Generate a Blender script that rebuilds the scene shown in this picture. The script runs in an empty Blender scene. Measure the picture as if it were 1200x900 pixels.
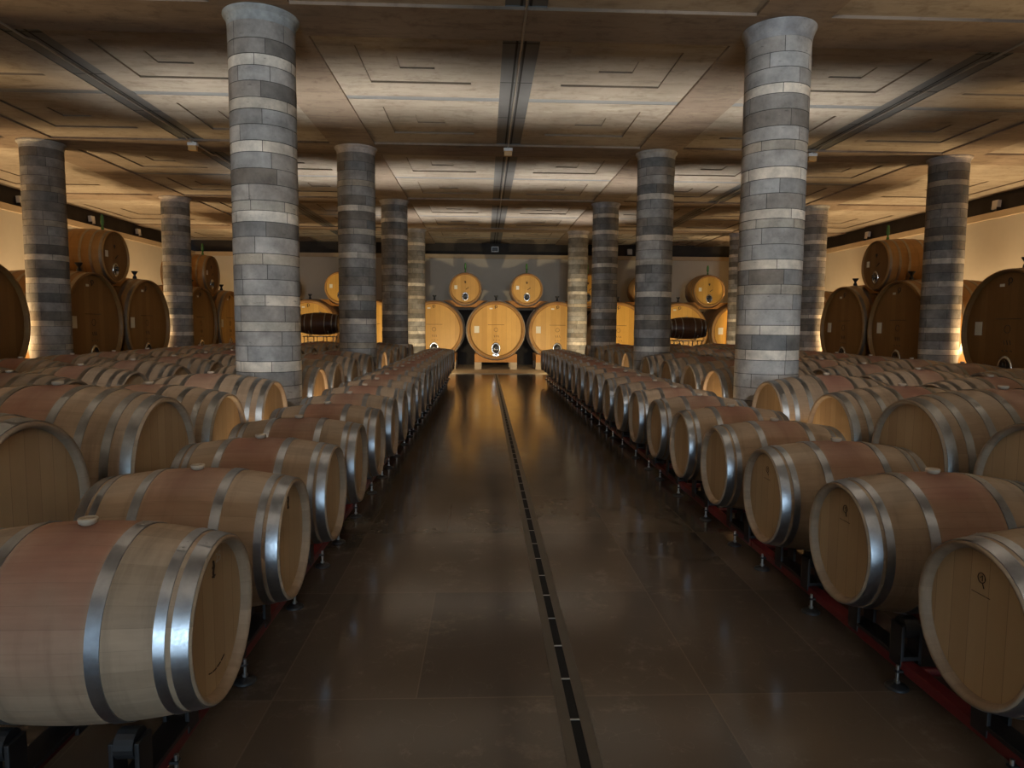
import bpy, bmesh, math, random
from mathutils import Vector, Matrix
random.seed(7)
PI = math.pi
C = bpy.context.scene.collection
SC = bpy.context.scene

# ------------------------------------------------------------------ helpers
class MB:
    """collects verts / faces, builds one mesh"""
    def __init__(s): s.v = []; s.f = []; s.sm = []; s.col = []
    def add(s, verts, faces, smooth=False, col=None):
        b = len(s.v); s.v += [tuple(v) for v in verts]
        for f in faces:
            s.f.append(tuple(i + b for i in f)); s.sm.append(smooth); s.col.append(col)
    def box(s, x0, x1, y0, y1, z0, z1):
        v = [(x0,y0,z0),(x1,y0,z0),(x1,y1,z0),(x0,y1,z0),(x0,y0,z1),(x1,y0,z1),(x1,y1,z1),(x0,y1,z1)]
        s.add(v, [(0,3,2,1),(4,5,6,7),(0,1,5,4),(1,2,6,5),(2,3,7,6),(3,0,4,7)])
    def bevbox(s, x0, x1, y0, y1, z0, z1, b=.006):
        """box with chamfered edges"""
        bm = bmesh.new(); bmesh.ops.create_cube(bm, size=1)
        bmesh.ops.scale(bm, vec=(x1-x0, y1-y0, z1-z0), verts=bm.verts)
        bmesh.ops.translate(bm, vec=((x0+x1)/2,(y0+y1)/2,(z0+z1)/2), verts=bm.verts)
        bmesh.ops.bevel(bm, geom=list(bm.edges), offset=b, segments=2, affect='EDGES', profile=.6)
        s.bm(bm)
    def bm(s, bm, smooth=False):
        bm.verts.index_update()
        s.add([v.co[:] for v in bm.verts], [[v.index for v in f.verts] for f in bm.faces], smooth); bm.free()
    def quad(s, a, b, c, d, col=None): s.add([a,b,c,d], [(0,1,2,3)], False, col)
    def revx(s, prof, n=48, a0=0, smooth=True, close=False):
        """prof: list of (x, r); revolve about the X axis"""
        v = []
        for x, r in prof:
            for k in range(n):
                a = a0 + 2*PI*k/n; v.append((x, r*math.cos(a), r*math.sin(a)))
        f = []
        m = len(prof)
        for i in range(m if close else m-1):
            j = (i+1) % m
            for k in range(n):
                k2 = (k+1) % n; f.append((i*n+k, j*n+k, j*n+k2, i*n+k2))
        s.add(v, f, smooth)
    def disc(s, x, r, n=48, flip=False):
        v = [(x,0,0)] + [(x, r*math.cos(2*PI*k/n), r*math.sin(2*PI*k/n)) for k in range(n)]
        f = [(0,1+k,1+(k+1)%n) for k in range(n)]
        if flip: f = [(a,c,b) for a,b,c in f]
        s.add(v, f, False)
    def lathe(s, prof, cx=0, cy=0, n=24, smooth=True):
        """prof: list of (r, z), about a vertical axis, capped"""
        v = []
        for r, z in prof:
            for k in range(n):
                a = 2*PI*k/n; v.append((cx+r*math.cos(a), cy+r*math.sin(a), z))
        f = []
        for i in range(len(prof)-1):
            for k in range(n):
                k2 = (k+1)%n; f.append((i*n+k, i*n+k2, (i+1)*n+k2, (i+1)*n+k))
        s.add(v, f, smooth)
        b = len(prof)
        s.add(v[:n], [tuple(reversed(range(n)))]); s.add(v[(b-1)*n:], [tuple(range(n))])
    def tube(s, pts, r, n=10):
        pts = [Vector(p) for p in pts]; rings = []
        for i, p in enumerate(pts):
            d = (pts[min(i+1,len(pts)-1)] - pts[max(i-1,0)]).normalized()
            up = Vector((0,0,1)) if abs(d.z) < .9 else Vector((1,0,0))
            a = d.cross(up).normalized(); b = a.cross(d)
            rings.append([p + r*(math.cos(2*PI*k/n)*a + math.sin(2*PI*k/n)*b) for k in range(n)])
        v = [q for rg in rings for q in rg]; f = []
        for i in range(len(pts)-1):
            for k in range(n):
                k2=(k+1)%n; f.append((i*n+k, (i+1)*n+k, (i+1)*n+k2, i*n+k2))
        f.append(tuple(range(n))); f.append(tuple(reversed([(len(pts)-1)*n+k for k in range(n)])))
        s.add(v, f, True)
    def prism_x(s, poly, x0, x1):
        """poly in (y,z), extruded along x"""
        n = len(poly)
        v = [(x0,y,z) for y,z in poly] + [(x1,y,z) for y,z in poly]
        f = [tuple(range(n)), tuple(reversed(range(n,2*n)))] + [(i,i+n,(i+1)%n+n,(i+1)%n) for i in range(n)]
        s.add(v, f)
    def mesh(s, name, mat):
        me = bpy.data.meshes.new(name); me.from_pydata(s.v, [], s.f)
        me.polygons.foreach_set('use_smooth', s.sm)
        if any(c is not None for c in s.col):
            at = me.color_attributes.new('tone', 'FLOAT_COLOR', 'CORNER')
            d = []
            for f, c in zip(s.f, s.col): d += list(c or (.3,.3,.3,1)) * len(f)
            at.data.foreach_set('color', d)
        bm = bmesh.new(); bm.from_mesh(me); bmesh.ops.recalc_face_normals(bm, faces=bm.faces); bm.to_mesh(me); bm.free()
        me.materials.append(mat); return me
    def build(s, name, mat, parent=None, loc=(0,0,0), rot=(0,0,0)):
        return link(name, s.mesh(name, mat), parent, loc, rot)

def link(name, me, parent=None, loc=(0,0,0), rot=(0,0,0)):
    o = bpy.data.objects.new(name, me); C.objects.link(o)
    if parent: o.parent = parent
    o.location = loc; o.rotation_euler = rot; return o
def tag(o, label, cat, group=None):
    o['label'] = label; o['category'] = cat
    if group: o['group'] = group
    return o
def thing(name, label, cat, loc=(0,0,0), rz=0, group=None):
    o = bpy.data.objects.new(name, None); C.objects.link(o); o.empty_display_size = .2
    o.location = loc; o.rotation_euler = (0,0,rz); return tag(o, label, cat, group)
def struct(name, mb, mat):
    o = mb.build(name, mat); o['kind'] = 'structure'; return o
def copy_tree(o, parent=None):
    c = o.copy(); C.objects.link(c); c.parent = parent
    for ch in kids[o.name]: copy_sub(ch, c)
    return c
kids = {}
def dup(root, loc, rz, label, group):
    r = root.copy(); C.objects.link(r); r.location = loc; r.rotation_euler = (0,0,rz); r['label'] = label; r['group'] = group
    for ch in list(root.children):
        c = ch.copy(); C.objects.link(c); c.parent = r
        for g in list(ch.children):
            d = g.copy(); C.objects.link(d); d.parent = c
    return r
ORD = ['first','second','third','fourth','fifth','sixth','seventh','eighth','ninth','tenth','eleventh','twelfth','thirteenth',
       'fourteenth','fifteenth','sixteenth','seventeenth','eighteenth','nineteenth','twentieth','twenty-first','twenty-second']

# ------------------------------------------------------------------ materials
def newmat(name):
    m = bpy.data.materials.new(name); m.use_nodes = True; nt = m.node_tree
    return m, nt, nt.nodes['Principled BSDF']
def N(nt, t, **k):
    n = nt.nodes.new(t)
    for a, b in k.items():
        if a in ('operation','blend_type','data_type','noise_dimensions','feature','attribute_name','interpolation_type','use_clamp'): setattr(n, a, b)
        else: n.inputs[a].default_value = b
    return n
def L(nt, a, b): nt.links.new(a, b)
def math_(nt, op, a, b=None, c=None, clamp=False):
    n = nt.nodes.new('ShaderNodeMath'); n.operation = op; n.use_clamp = clamp
    for i, v in enumerate((a, b, c)):
        if v is None: continue
        if isinstance(v, (int, float)): n.inputs[i].default_value = v
        else: L(nt, v, n.inputs[i])
    return n.outputs[0]
def mix(nt, fac, a, b, blend='MIX'):
    n = nt.nodes.new('ShaderNodeMix'); n.data_type = 'RGBA'; n.blend_type = blend
    for i, v in ((0, fac), (6, a), (7, b)):
        if isinstance(v, (int, float)): n.inputs[i].default_value = v
        elif isinstance(v, tuple): n.inputs[i].default_value = (*v, 1) if len(v) == 3 else v
        else: L(nt, v, n.inputs[i])
    return n.outputs[2]
def ramp(nt, fac, stops):
    n = nt.nodes.new('ShaderNodeValToRGB'); e = n.color_ramp.elements
    while len(e) < len(stops): e.new(.5)
    for el, (p, c) in zip(e, stops): el.position = p; el.color = (*c, 1) if len(c) == 3 else c
    L(nt, fac, n.inputs[0]); return n.outputs[0]
def coords(nt, scale=(1,1,1), off=None):
    tc = nt.nodes.new('ShaderNodeTexCoord'); mp = nt.nodes.new('ShaderNodeMapping'); mp.inputs['Scale'].default_value = scale
    L(nt, tc.outputs['Object'], mp.inputs['Vector'])
    if off is not None: L(nt, off, mp.inputs['Location'])
    return tc.outputs['Object'], mp.outputs[0]
def noise(nt, vec, scale, detail=4, rough=.55):
    n = nt.nodes.new('ShaderNodeTexNoise'); n.inputs['Scale'].default_value = scale
    n.inputs['Detail'].default_value = detail; n.inputs['Roughness'].default_value = rough
    L(nt, vec, n.inputs['Vector']); return n.outputs['Fac']
def white(nt, w):
    n = nt.nodes.new('ShaderNodeTexWhiteNoise'); n.noise_dimensions = '1D'; L(nt, w, n.inputs['W']); return n.outputs['Value']
def bump(nt, b, h, strength=.3, dist=.01):
    n = nt.nodes.new('ShaderNodeBump'); n.inputs['Strength'].default_value = strength; n.inputs['Distance'].default_value = dist
    L(nt, h, n.inputs['Height']); L(nt, n.outputs[0], b.inputs['Normal'])
def simple(name, col, rough=.5, metal=0, var=.25, scale=6, spec=None):
    m, nt, b = newmat(name); _, v = coords(nt)
    f = noise(nt, v, scale)
    c = mix(nt, f, tuple(x*(1-var) for x in col), tuple(min(1,x*(1+var)) for x in col))
    L(nt, c, b.inputs['Base Color']); b.inputs['Roughness'].default_value = rough; b.inputs['Metallic'].default_value = metal
    if spec is not None: b.inputs['Specular IOR Level'].default_value = spec
    return m

def stave_mat(name, light, dark, stain, half, stain_amt=.85, nst=30, rough=.62):
    """oak staves running along X with a wine stained belt round the bung"""
    m, nt, b = newmat(name)
    oi = nt.nodes.new('ShaderNodeObjectInfo')
    rnd = oi.outputs['Random']
    cmb = nt.nodes.new('ShaderNodeCombineXYZ'); L(nt, math_(nt,'MULTIPLY',rnd,37.), cmb.inputs[0]); L(nt, math_(nt,'MULTIPLY',rnd,91.), cmb.inputs[1])
    obj, v1 = coords(nt, (1.5,22,22), cmb.outputs[0]); _, v2 = coords(nt, (3,3,3), cmb.outputs[0])
    sp = nt.nodes.new('ShaderNodeSeparateXYZ'); L(nt, obj, sp.inputs[0])
    ang = math_(nt,'ARCTAN2', sp.outputs[1], sp.outputs[2])
    st = math_(nt,'MULTIPLY', ang, nst/(2*PI))
    idx = math_(nt,'FLOOR', math_(nt,'ADD', st, math_(nt,'MULTIPLY', rnd, 500.)))
    frac = math_(nt,'FRACT', math_(nt,'ADD', st, math_(nt,'MULTIPLY', rnd, 500.)))
    tint = white(nt, idx)
    grain = noise(nt, v1, 2.0, 6, .6); blot = noise(nt, v2, 1.3, 5, .6)
    base = mix(nt, math_(nt,'ADD', math_(nt,'MULTIPLY', tint, .35), math_(nt,'MULTIPLY', grain, .65)), dark, light)
    base = mix(nt, math_(nt,'MULTIPLY', blot, .45), base, tuple(x*.55 for x in dark))
    _, v3 = coords(nt, (13,1.6,1.6), cmb.outputs[0]); smk = noise(nt, v3, 1.0, 5, .6)
    sr = nt.nodes.new('ShaderNodeMapRange'); L(nt, smk, sr.inputs[0]); sr.inputs[1].default_value = .5; sr.inputs[2].default_value = .72
    base = mix(nt, math_(nt,'MULTIPLY', sr.outputs[0], .5), base, tuple(x*.5 for x in dark))
    # belt: |x| < half with soft ragged edge, stronger near the top
    ax = math_(nt,'ABSOLUTE', sp.outputs[0])
    mr = nt.nodes.new('ShaderNodeMapRange'); mr.interpolation_type = 'SMOOTHSTEP'
    L(nt, ax, mr.inputs[0]); mr.inputs[1].default_value = half*.82; mr.inputs[2].default_value = half*1.1; mr.inputs[3].default_value = 1; mr.inputs[4].default_value = 0
    ca = math_(nt,'COSINE', ang)
    up = nt.nodes.new('ShaderNodeMapRange'); L(nt, ca, up.inputs[0]); up.inputs[1].default_value = -.5; up.inputs[2].default_value = .9; up.inputs[3].default_value = .12; up.inputs[4].default_value = 1
    bl = nt.nodes.new('ShaderNodeMapRange'); L(nt, blot, bl.inputs[0]); bl.inputs[1].default_value = .3; bl.inputs[2].default_value = .6; bl.inputs[3].default_value = .55; bl.inputs[4].default_value = 1.0
    amt = nt.nodes.new('ShaderNodeMapRange'); L(nt, white(nt, math_(nt,'MULTIPLY', rnd, 313.)), amt.inputs[0]); amt.inputs[3].default_value = stain_amt*.5; amt.inputs[4].default_value = stain_amt
    f = math_(nt,'MULTIPLY', math_(nt,'MULTIPLY', mr.outputs[0], up.outputs[0]), math_(nt,'MULTIPLY', bl.outputs[0], amt.outputs[0]))
    # deep spill at the bung
    d2 = math_(nt,'SQRT', math_(nt,'ADD', math_(nt,'MULTIPLY', sp.outputs[0], sp.outputs[0]), math_(nt,'MULTIPLY', math_(nt,'MULTIPLY', sp.outputs[1], .45), math_(nt,'MULTIPLY', sp.outputs[1], .45))))
    sm = nt.nodes.new('ShaderNodeMapRange'); L(nt, d2, sm.inputs[0]); sm.inputs[1].default_value = .02; sm.inputs[2].default_value = .14; sm.inputs[3].default_value = .55; sm.inputs[4].default_value = 0
    topm = math_(nt,'GREATER_THAN', sp.outputs[2], 0)
    f2 = math_(nt,'MULTIPLY', sm.outputs[0], topm)
    c = mix(nt, f, base, mix(nt, grain, tuple(x*.8 for x in stain), tuple(x*1.25 for x in stain)))
    c = mix(nt, f2, c, (stain[0]*.55, stain[1]*.45, stain[2]*.5))
    # dark seams
    edge = math_(nt,'LESS_THAN', frac, .025)
    c = mix(nt, math_(nt,'MULTIPLY', edge, .22), c, (.05,.035,.025))
    hv = math_(nt,'MULTIPLY_ADD', rnd, .3, .85)
    vm = nt.nodes.new('ShaderNodeVectorMath'); vm.operation = 'SCALE'; L(nt, c, vm.inputs[0]); L(nt, hv, vm.inputs[3])
    L(nt, vm.outputs[0], b.inputs['Base Color']); b.inputs['Roughness'].default_value = rough
    b.inputs['Specular IOR Level'].default_value = .3
    bump(nt, b, math_(nt,'SUBTRACT', grain, edge), .15, .004)
    return m

def head_mat(name, light, dark, npl, rough=.55, seam=.02):
    """vertical planks of a barrel or cask head"""
    m, nt, b = newmat(name)
    oi = nt.nodes.new('ShaderNodeObjectInfo'); rnd = oi.outputs['Random']
    cmb = nt.nodes.new('ShaderNodeCombineXYZ'); L(nt, math_(nt,'MULTIPLY',rnd,53.), cmb.inputs[1]); L(nt, math_(nt,'MULTIPLY',rnd,29.), cmb.inputs[2])
    obj, v1 = coords(nt, (20,24,1.6), cmb.outputs[0]); _, v2 = coords(nt, (2,2,2), cmb.outputs[0])
    sp = nt.nodes.new('ShaderNodeSeparateXYZ'); L(nt, obj, sp.inputs[0])
    p = math_(nt,'MULTIPLY_ADD', sp.outputs[1], npl, math_(nt,'MULTIPLY', rnd, 77.))
    tint = white(nt, math_(nt,'FLOOR', p)); fr = math_(nt,'FRACT', p)
    grain = noise(nt, v1, 1.5, 6, .6); blot = noise(nt, v2, 1.5, 4)
    base = mix(nt, math_(nt,'ADD', math_(nt,'MULTIPLY', tint, .6), math_(nt,'MULTIPLY', grain, .4)), dark, light)
    base = mix(nt, math_(nt,'MULTIPLY', blot, .3), base, tuple(x*.5 for x in dark))
    edge = math_(nt,'LESS_THAN', fr, seam)
    base = mix(nt, math_(nt,'MULTIPLY', edge, .6), base, (.04,.025,.012))
    L(nt, base, b.inputs['Base Color']); b.inputs['Roughness'].default_value = rough; b.inputs['Specular IOR Level'].default_value = .3
    bump(nt, b, math_(nt,'SUBTRACT', grain, edge), .12, .004)
    return m

def hoop_mat(name, col, rough, metal=1.0):
    m, nt, b = newmat(name)
    oi = nt.nodes.new('ShaderNodeObjectInfo')
    cmb = nt.nodes.new('ShaderNodeCombineXYZ'); L(nt, math_(nt,'MULTIPLY',oi.outputs['Random'],41.), cmb.inputs[0])
    _, v = coords(nt, (9,9,9), cmb.outputs[0])
    f = noise(nt, v, 1.6, 6, .65); g = noise(nt, v, 9., 3)
    c = mix(nt, f, tuple(x*.55 for x in col), tuple(min(1,x*1.25) for x in col))
    spots = nt.nodes.new('ShaderNodeMapRange'); L(nt, f, spots.inputs[0]); spots.inputs[1].default_value = .62; spots.inputs[2].default_value = .72
    c = mix(nt, math_(nt,'MULTIPLY', spots.outputs[0], .35), c, (.14,.10,.07))
    L(nt, c, b.inputs['Base Color']); b.inputs['Metallic'].default_value = metal
    L(nt, math_(nt,'MULTIPLY_ADD', g, .25, rough-.1), b.inputs['Roughness']); return m

M = {}
M['oak'] = stave_mat('barrel_oak', (.58,.425,.285), (.29,.205,.13), (.31,.138,.085), .165, .9)
M['oak_old'] = stave_mat('tun_oak', (.56,.415,.28), (.28,.195,.125), (.31,.14,.092), .15, .9)
M['chime'] = M['oak']
M['head'] = head_mat('barrel_head_oak', (.60,.44,.26), (.46,.32,.18), 11)
M['hoop'] = hoop_mat('galvanised_hoop', (.42,.44,.47), .36)
M['hoop_old'] = hoop_mat('dull_galvanised_hoop', (.33,.33,.32), .40)
M['bung'] = simple('silicone_bung', (.50,.40,.29), .5, var=.12)
M['mark'] = simple('branded_mark', (.06,.035,.02), .7)
M['chalk'] = simple('chalk_mark', (.5,.45,.38), .8)
M['cask'] = head_mat('cask_head_oak', (.74,.43,.10), (.50,.26,.045), 5.5, .45, .015)
M['cask_shaded'] = head_mat('shaded_cask_head_oak', (.30,.15,.045), (.20,.09,.024), 5.5, .45, .015)  # same cask oak with the shade along the side walls put into the colour
M['cask_stave'] = stave_mat('cask_stave_oak', (.50,.27,.085), (.36,.18,.05), (.40,.2,.06), .1, 0, 60, .5)
M['cask_stave_shaded'] = stave_mat('shaded_cask_stave_oak', (.36,.19,.06), (.25,.12,.035), (.25,.12,.04), .1, 0, 60, .5)  # cask staves with the side wall shade painted into the oak
M['cask_hoop'] = hoop_mat('aged_cask_hoop', (.30,.24,.17), .45, .8)
M['timber'] = head_mat('orange_timber', (.60,.27,.06), (.47,.20,.04), 3, .55)
M['steel'] = simple('stainless_steel', (.75,.75,.74), .22, 1, .1)
M['dark_steel'] = simple('dark_steel', (.05,.05,.05), .45, .6)
M['plate'] = simple('cream_paper_plate', (.75,.70,.55), .6, var=.06)
M['white_plate'] = simple('white_paper_plate', (.8,.8,.78), .6, var=.05)
M['green'] = simple('green_glass_airlock', (.08,.22,.05), .2, var=.3)
M['black'] = simple('black_rubber', (.018,.018,.019), .5)
M['red'] = simple('red_painted_steel', (.15,.016,.018), .42, .1, .3)
M['bolt'] = simple('zinc_bolt', (.55,.54,.52), .35, 1)
M['white'] = simple('white_plastic', (.75,.74,.72), .45, var=.08)
M['amber'] = simple('amber_plastic', (.55,.32,.12), .4, var=.15)
M['darkwood'] = stave_mat('dark_oak_stave', (.10,.045,.02), (.06,.025,.012), (.1,.05,.02), .1, 0, 30, .4)
M['stone'] = simple('pale_stone_block', (.50,.40,.27), .8, var=.2, scale=9)
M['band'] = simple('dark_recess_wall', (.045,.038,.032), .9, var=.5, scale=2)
M['ledge'] = simple('tan_stone_ledge', (.52,.40,.26), .8, var=.15, scale=3)
M['stone_strip'] = simple('pale_stone_threshold', (.62,.50,.34), .6, var=.2, scale=4)
M['glass'] = None

def wall_mat():
    m, nt, b = newmat('cream_plaster'); _, v = coords(nt, (1,1,1))
    f = noise(nt, v, .7, 5); g = noise(nt, v, 6, 4)
    c = mix(nt, f, (.52,.47,.38), (.66,.61,.52)); c = mix(nt, math_(nt,'MULTIPLY', g, .2), c, (.42,.37,.29))
    L(nt, c, b.inputs['Base Color']); b.inputs['Roughness'].default_value = .85; bump(nt, b, g, .1, .01); return m
M['wall'] = wall_mat()
def ceil_mat(name, a, bcol, dk):
    m, nt, b = newmat(name); _, v = coords(nt, (.35,1.4,1)); _, v2 = coords(nt, (1,1,1))
    f = noise(nt, v, 1.1, 7, .62); g = noise(nt, v2, 5, 5, .7); h = noise(nt, v2, .45, 4)
    c = mix(nt, f, a, bcol)
    mr = nt.nodes.new('ShaderNodeMapRange'); L(nt, g, mr.inputs[0]); mr.inputs[1].default_value = .52; mr.inputs[2].default_value = .75
    c = mix(nt, math_(nt,'MULTIPLY', mr.outputs[0], .7), c, dk)
    hr = nt.nodes.new('ShaderNodeMapRange'); L(nt, h, hr.inputs[0]); hr.inputs[1].default_value = .42; hr.inputs[2].default_value = .65
    c = mix(nt, math_(nt,'MULTIPLY', hr.outputs[0], .4), c, dk)
    _, v4 = coords(nt, (.5,2.2,1)); q = noise(nt, v4, 3.2, 9, .72)
    qr = nt.nodes.new('ShaderNodeMapRange'); L(nt, q, qr.inputs[0]); qr.inputs[1].default_value = .5; qr.inputs[2].default_value = .68
    c = mix(nt, math_(nt,'MULTIPLY', qr.outputs[0], .5), c, tuple(x*.6 for x in dk))
    qs = nt.nodes.new('ShaderNodeMapRange'); L(nt, q, qs.inputs[0]); qs.inputs[1].default_value = .40; qs.inputs[2].default_value = .28
    c = mix(nt, math_(nt,'MULTIPLY', qs.outputs[0], .5), c, tuple(min(1,x*1.3) for x in bcol))
    L(nt, c, b.inputs['Base Color']); b.inputs['Roughness'].default_value = .85; bump(nt, b, g, .3, .012); return m
M['ceil'] = ceil_mat('board_marked_concrete', (.33,.275,.21), (.50,.435,.35), (.20,.15,.105))
M['beam'] = ceil_mat('brown_concrete_beam', (.24,.18,.13), (.37,.29,.215), (.13,.085,.058))
M['strip'] = simple('grey_metal_strip', (.135,.135,.13), .6, .1, .2, 5)
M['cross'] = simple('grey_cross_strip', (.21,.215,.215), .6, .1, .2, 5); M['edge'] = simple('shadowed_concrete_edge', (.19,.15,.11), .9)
M['groove'] = simple('black_groove', (.02,.018,.016), .8)
M['conduit'] = simple('grey_conduit', (.42,.40,.36), .4, .6)
M['drain_rim'] = simple('dull_steel_drain_rim', (.115,.10,.08), .4, .35, .3, 4)
M['slot'] = simple('black_slot', (.003,.003,.003), .9)

def col_mat():
    m, nt, b = newmat('stone_course')
    at = nt.nodes.new('ShaderNodeVertexColor'); at.layer_name = 'tone'
    oi = nt.nodes.new('ShaderNodeObjectInfo')
    cmb = nt.nodes.new('ShaderNodeCombineXYZ'); L(nt, math_(nt,'MULTIPLY',oi.outputs['Random'],23.), cmb.inputs[2])
    _, v = coords(nt, (1,1,1), cmb.outputs[0]); _, v3 = coords(nt, (3,3,11), cmb.outputs[0])
    f = noise(nt, v, 5., 6, .65); g = noise(nt, v, 26., 5, .7); h = noise(nt, v3, 2.2, 6, .7)
    k = math_(nt,'MULTIPLY_ADD', f, 1.7, .13)
    vm = nt.nodes.new('ShaderNodeVectorMath'); vm.operation = 'SCALE'; L(nt, at.outputs[0], vm.inputs[0]); L(nt, k, vm.inputs[3])
    mr = nt.nodes.new('ShaderNodeMapRange'); L(nt, h, mr.inputs[0]); mr.inputs[1].default_value = .62; mr.inputs[2].default_value = .7
    c = mix(nt, math_(nt,'MULTIPLY', mr.outputs[0], .55), vm.outputs[0], (.06,.055,.05))
    L(nt, c, b.inputs['Base Color']); b.inputs['Roughness'].default_value = .78; b.inputs['Specular IOR Level'].default_value = .3
    bump(nt, b, math_(nt,'SUBTRACT', g, math_(nt,'MULTIPLY', mr.outputs[0], .6)), .25, .008); return m
M['column'] = col_mat()

def floor_mat():
    m, nt, b = newmat('polished_concrete_slabs')
    obj, v = coords(nt, (1,1,1)); sp = nt.nodes.new('ShaderNodeSeparateXYZ'); L(nt, obj, sp.inputs[0]); X, Y = sp.outputs[0], sp.outputs[1]
    ty = math_(nt,'DIVIDE', math_(nt,'SUBTRACT', Y, 2.94), 1.216); fy = math_(nt,'FRACT', ty); iy = math_(nt,'FLOOR', ty)
    # slab columns : joints at the drain (.36) and every 1.2 m away from it
    tx = math_(nt,'DIVIDE', math_(nt,'SUBTRACT', X, .388), 1.32); fx = math_(nt,'FRACT', tx); ix = math_(nt,'FLOOR', tx)
    # every slab row may be cut again by a half joint
    cut = math_(nt,'GREATER_THAN', white(nt, math_(nt,'MULTIPLY_ADD', iy, 7.3, math_(nt,'MULTIPLY', ix, 31.7))), .55)
    def near(fr, c, w): return math_(nt,'LESS_THAN', math_(nt,'ABSOLUTE', math_(nt,'SUBTRACT', fr, c)), w)
    jy = math_(nt,'MAXIMUM', near(fy, 0, .0035), near(fy, 1, .0035))
    jx = math_(nt,'MAXIMUM', near(fx, 0, .003), near(fx, 1, .003))
    jh = math_(nt,'MULTIPLY', cut, near(fx, .48, .0025))
    j = math_(nt,'MAXIMUM', jy, math_(nt,'MAXIMUM', jx, jh))
    half = math_(nt,'MULTIPLY', cut, math_(nt,'GREATER_THAN', fx, .48))
    tid = math_(nt,'ADD', math_(nt,'MULTIPLY_ADD', iy, 13.1, math_(nt,'MULTIPLY', ix, 3.7)), math_(nt,'MULTIPLY', half, 101.3))
    tone = white(nt, tid)
    f = noise(nt, v, .9, 6, .6); g = noise(nt, v, 3.6, 10, .74); h = noise(nt, v, 30, 6, .75)
    c = mix(nt, f, (.10,.075,.052), (.175,.135,.098))
    c = mix(nt, math_(nt,'MULTIPLY', tone, .85), c, (.082,.065,.052))
    mr = nt.nodes.new('ShaderNodeMapRange'); L(nt, g, mr.inputs[0]); mr.inputs[1].default_value = .56; mr.inputs[2].default_value = .74
    c = mix(nt, math_(nt,'MULTIPLY', mr.outputs[0], math_(nt,'MULTIPLY', math_(nt,'POWER', h, 2.), 1.6, None, True)), c, (.30,.25,.19))
    sc = nt.nodes.new('ShaderNodeMapRange'); L(nt, math_(nt,'ABSOLUTE', math_(nt,'SUBTRACT', noise(nt, v, 2.6, 3), .5)), sc.inputs[0]); sc.inputs[1].default_value = 0; sc.inputs[2].default_value = .003; sc.inputs[3].default_value = 1; sc.inputs[4].default_value = 0
    c = mix(nt, math_(nt,'MULTIPLY', sc.outputs[0], .13), c, (.3,.25,.2))
    c = mix(nt, math_(nt,'MULTIPLY', j, .5), c, (.19,.145,.105))
    L(nt, c, b.inputs['Base Color'])
    L(nt, math_(nt,'MULTIPLY_ADD', g, .24, .02), b.inputs['Roughness']); b.inputs['Specular IOR Level'].default_value = .5
    bump(nt, b, math_(nt,'ADD', math_(nt,'MULTIPLY', g, .5), math_(nt,'MULTIPLY', j, -1.)), .03, .008); return m
M['floor'] = floor_mat()

# ------------------------------------------------------------------ dimensions
ZC = 4.877
CX = [-8.36, -2.48, 3.34, 9.22]
CY = [2.4, 8.0, 13.6, 19.2, 24.8]
XW0, XW1, YW0, YW1 = -11.8, 12.7, -15.5, 28.7
ZG = -.138            # floor level (the barrels' racks stand on it; barrel axes are measured from z = 0)

# ------------------------------------------------------------------ shell
mb = MB(); mb.box(XW0-.4, XW1+.4, YW0-.4, YW1+.4, ZG-.3, ZG); struct('floor', mb, M['floor'])
def wall(name, x0, x1, y0, y1):
    mb = MB(); mb.box(x0, x1, y0, y1, ZG, 4.26); struct(name, mb, M['wall'])
wall('wall_left', XW0-.3, XW0, YW0, YW1); wall('wall_right', XW1, XW1+.3, YW0, YW1); wall('wall_far', XW0-.3, XW1+.3, YW1, YW1+.3)
mb = MB(); mb.box(XW0, XW1, YW1-.04, YW1, ZG, 2.15); struct('shade_sheet_far', mb, M['band'])  # dark sheet painting in the shade on the wall behind the far casks
# tan ledge capping the wall and the dark recessed band above it
for n, (x0,x1,y0,y1) in enumerate([(XW0-.3,XW0+.05,YW0,YW1),(XW1-.05,XW1+.3,YW0,YW1),(XW0+.05,XW1-.05,YW1-.05,YW1+.3)]):
    mb = MB(); mb.bevbox(x0,x1,y0,y1,4.26,4.43,.01); struct('trim_%d' % (n+1), mb, M['ledge'])
for n, (x0,x1,y0,y1) in enumerate([(XW0-.35,XW0-.22,YW0,YW1),(XW1+.22,XW1+.35,YW0,YW1),(XW0-.3,XW1+.3,YW1+.22,YW1+.35)]):
    mb = MB(); mb.box(x0,x1,y0,y1,4.43,5.1); struct('trim_%d' % (n+4), mb, M['band'])
# wall behind the camera with a wide glazed entrance (daylight)
mb = MB()
mb.box(XW0-.3, -4.6, YW0-.3, YW0, ZG, 5.1); mb.box(5.4, XW1+.3, YW0-.3, YW0, ZG, 5.1); mb.box(-4.6, 5.4, YW0-.3, YW0, 3.6, 5.1)
struct('wall_back', mb, M['wall'])
mb = MB()
for x in (-4.6, -2.1, .4, 2.9, 5.34): mb.box(x, x+.06, YW0-.2, YW0-.12, ZG, 3.6)
for z in (ZG, 1.1, 3.54): mb.box(-4.6, 5.4, YW0-.2, YW0-.12, z, z+.06)
struct('window_1', mb, M['dark_steel'])

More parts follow.
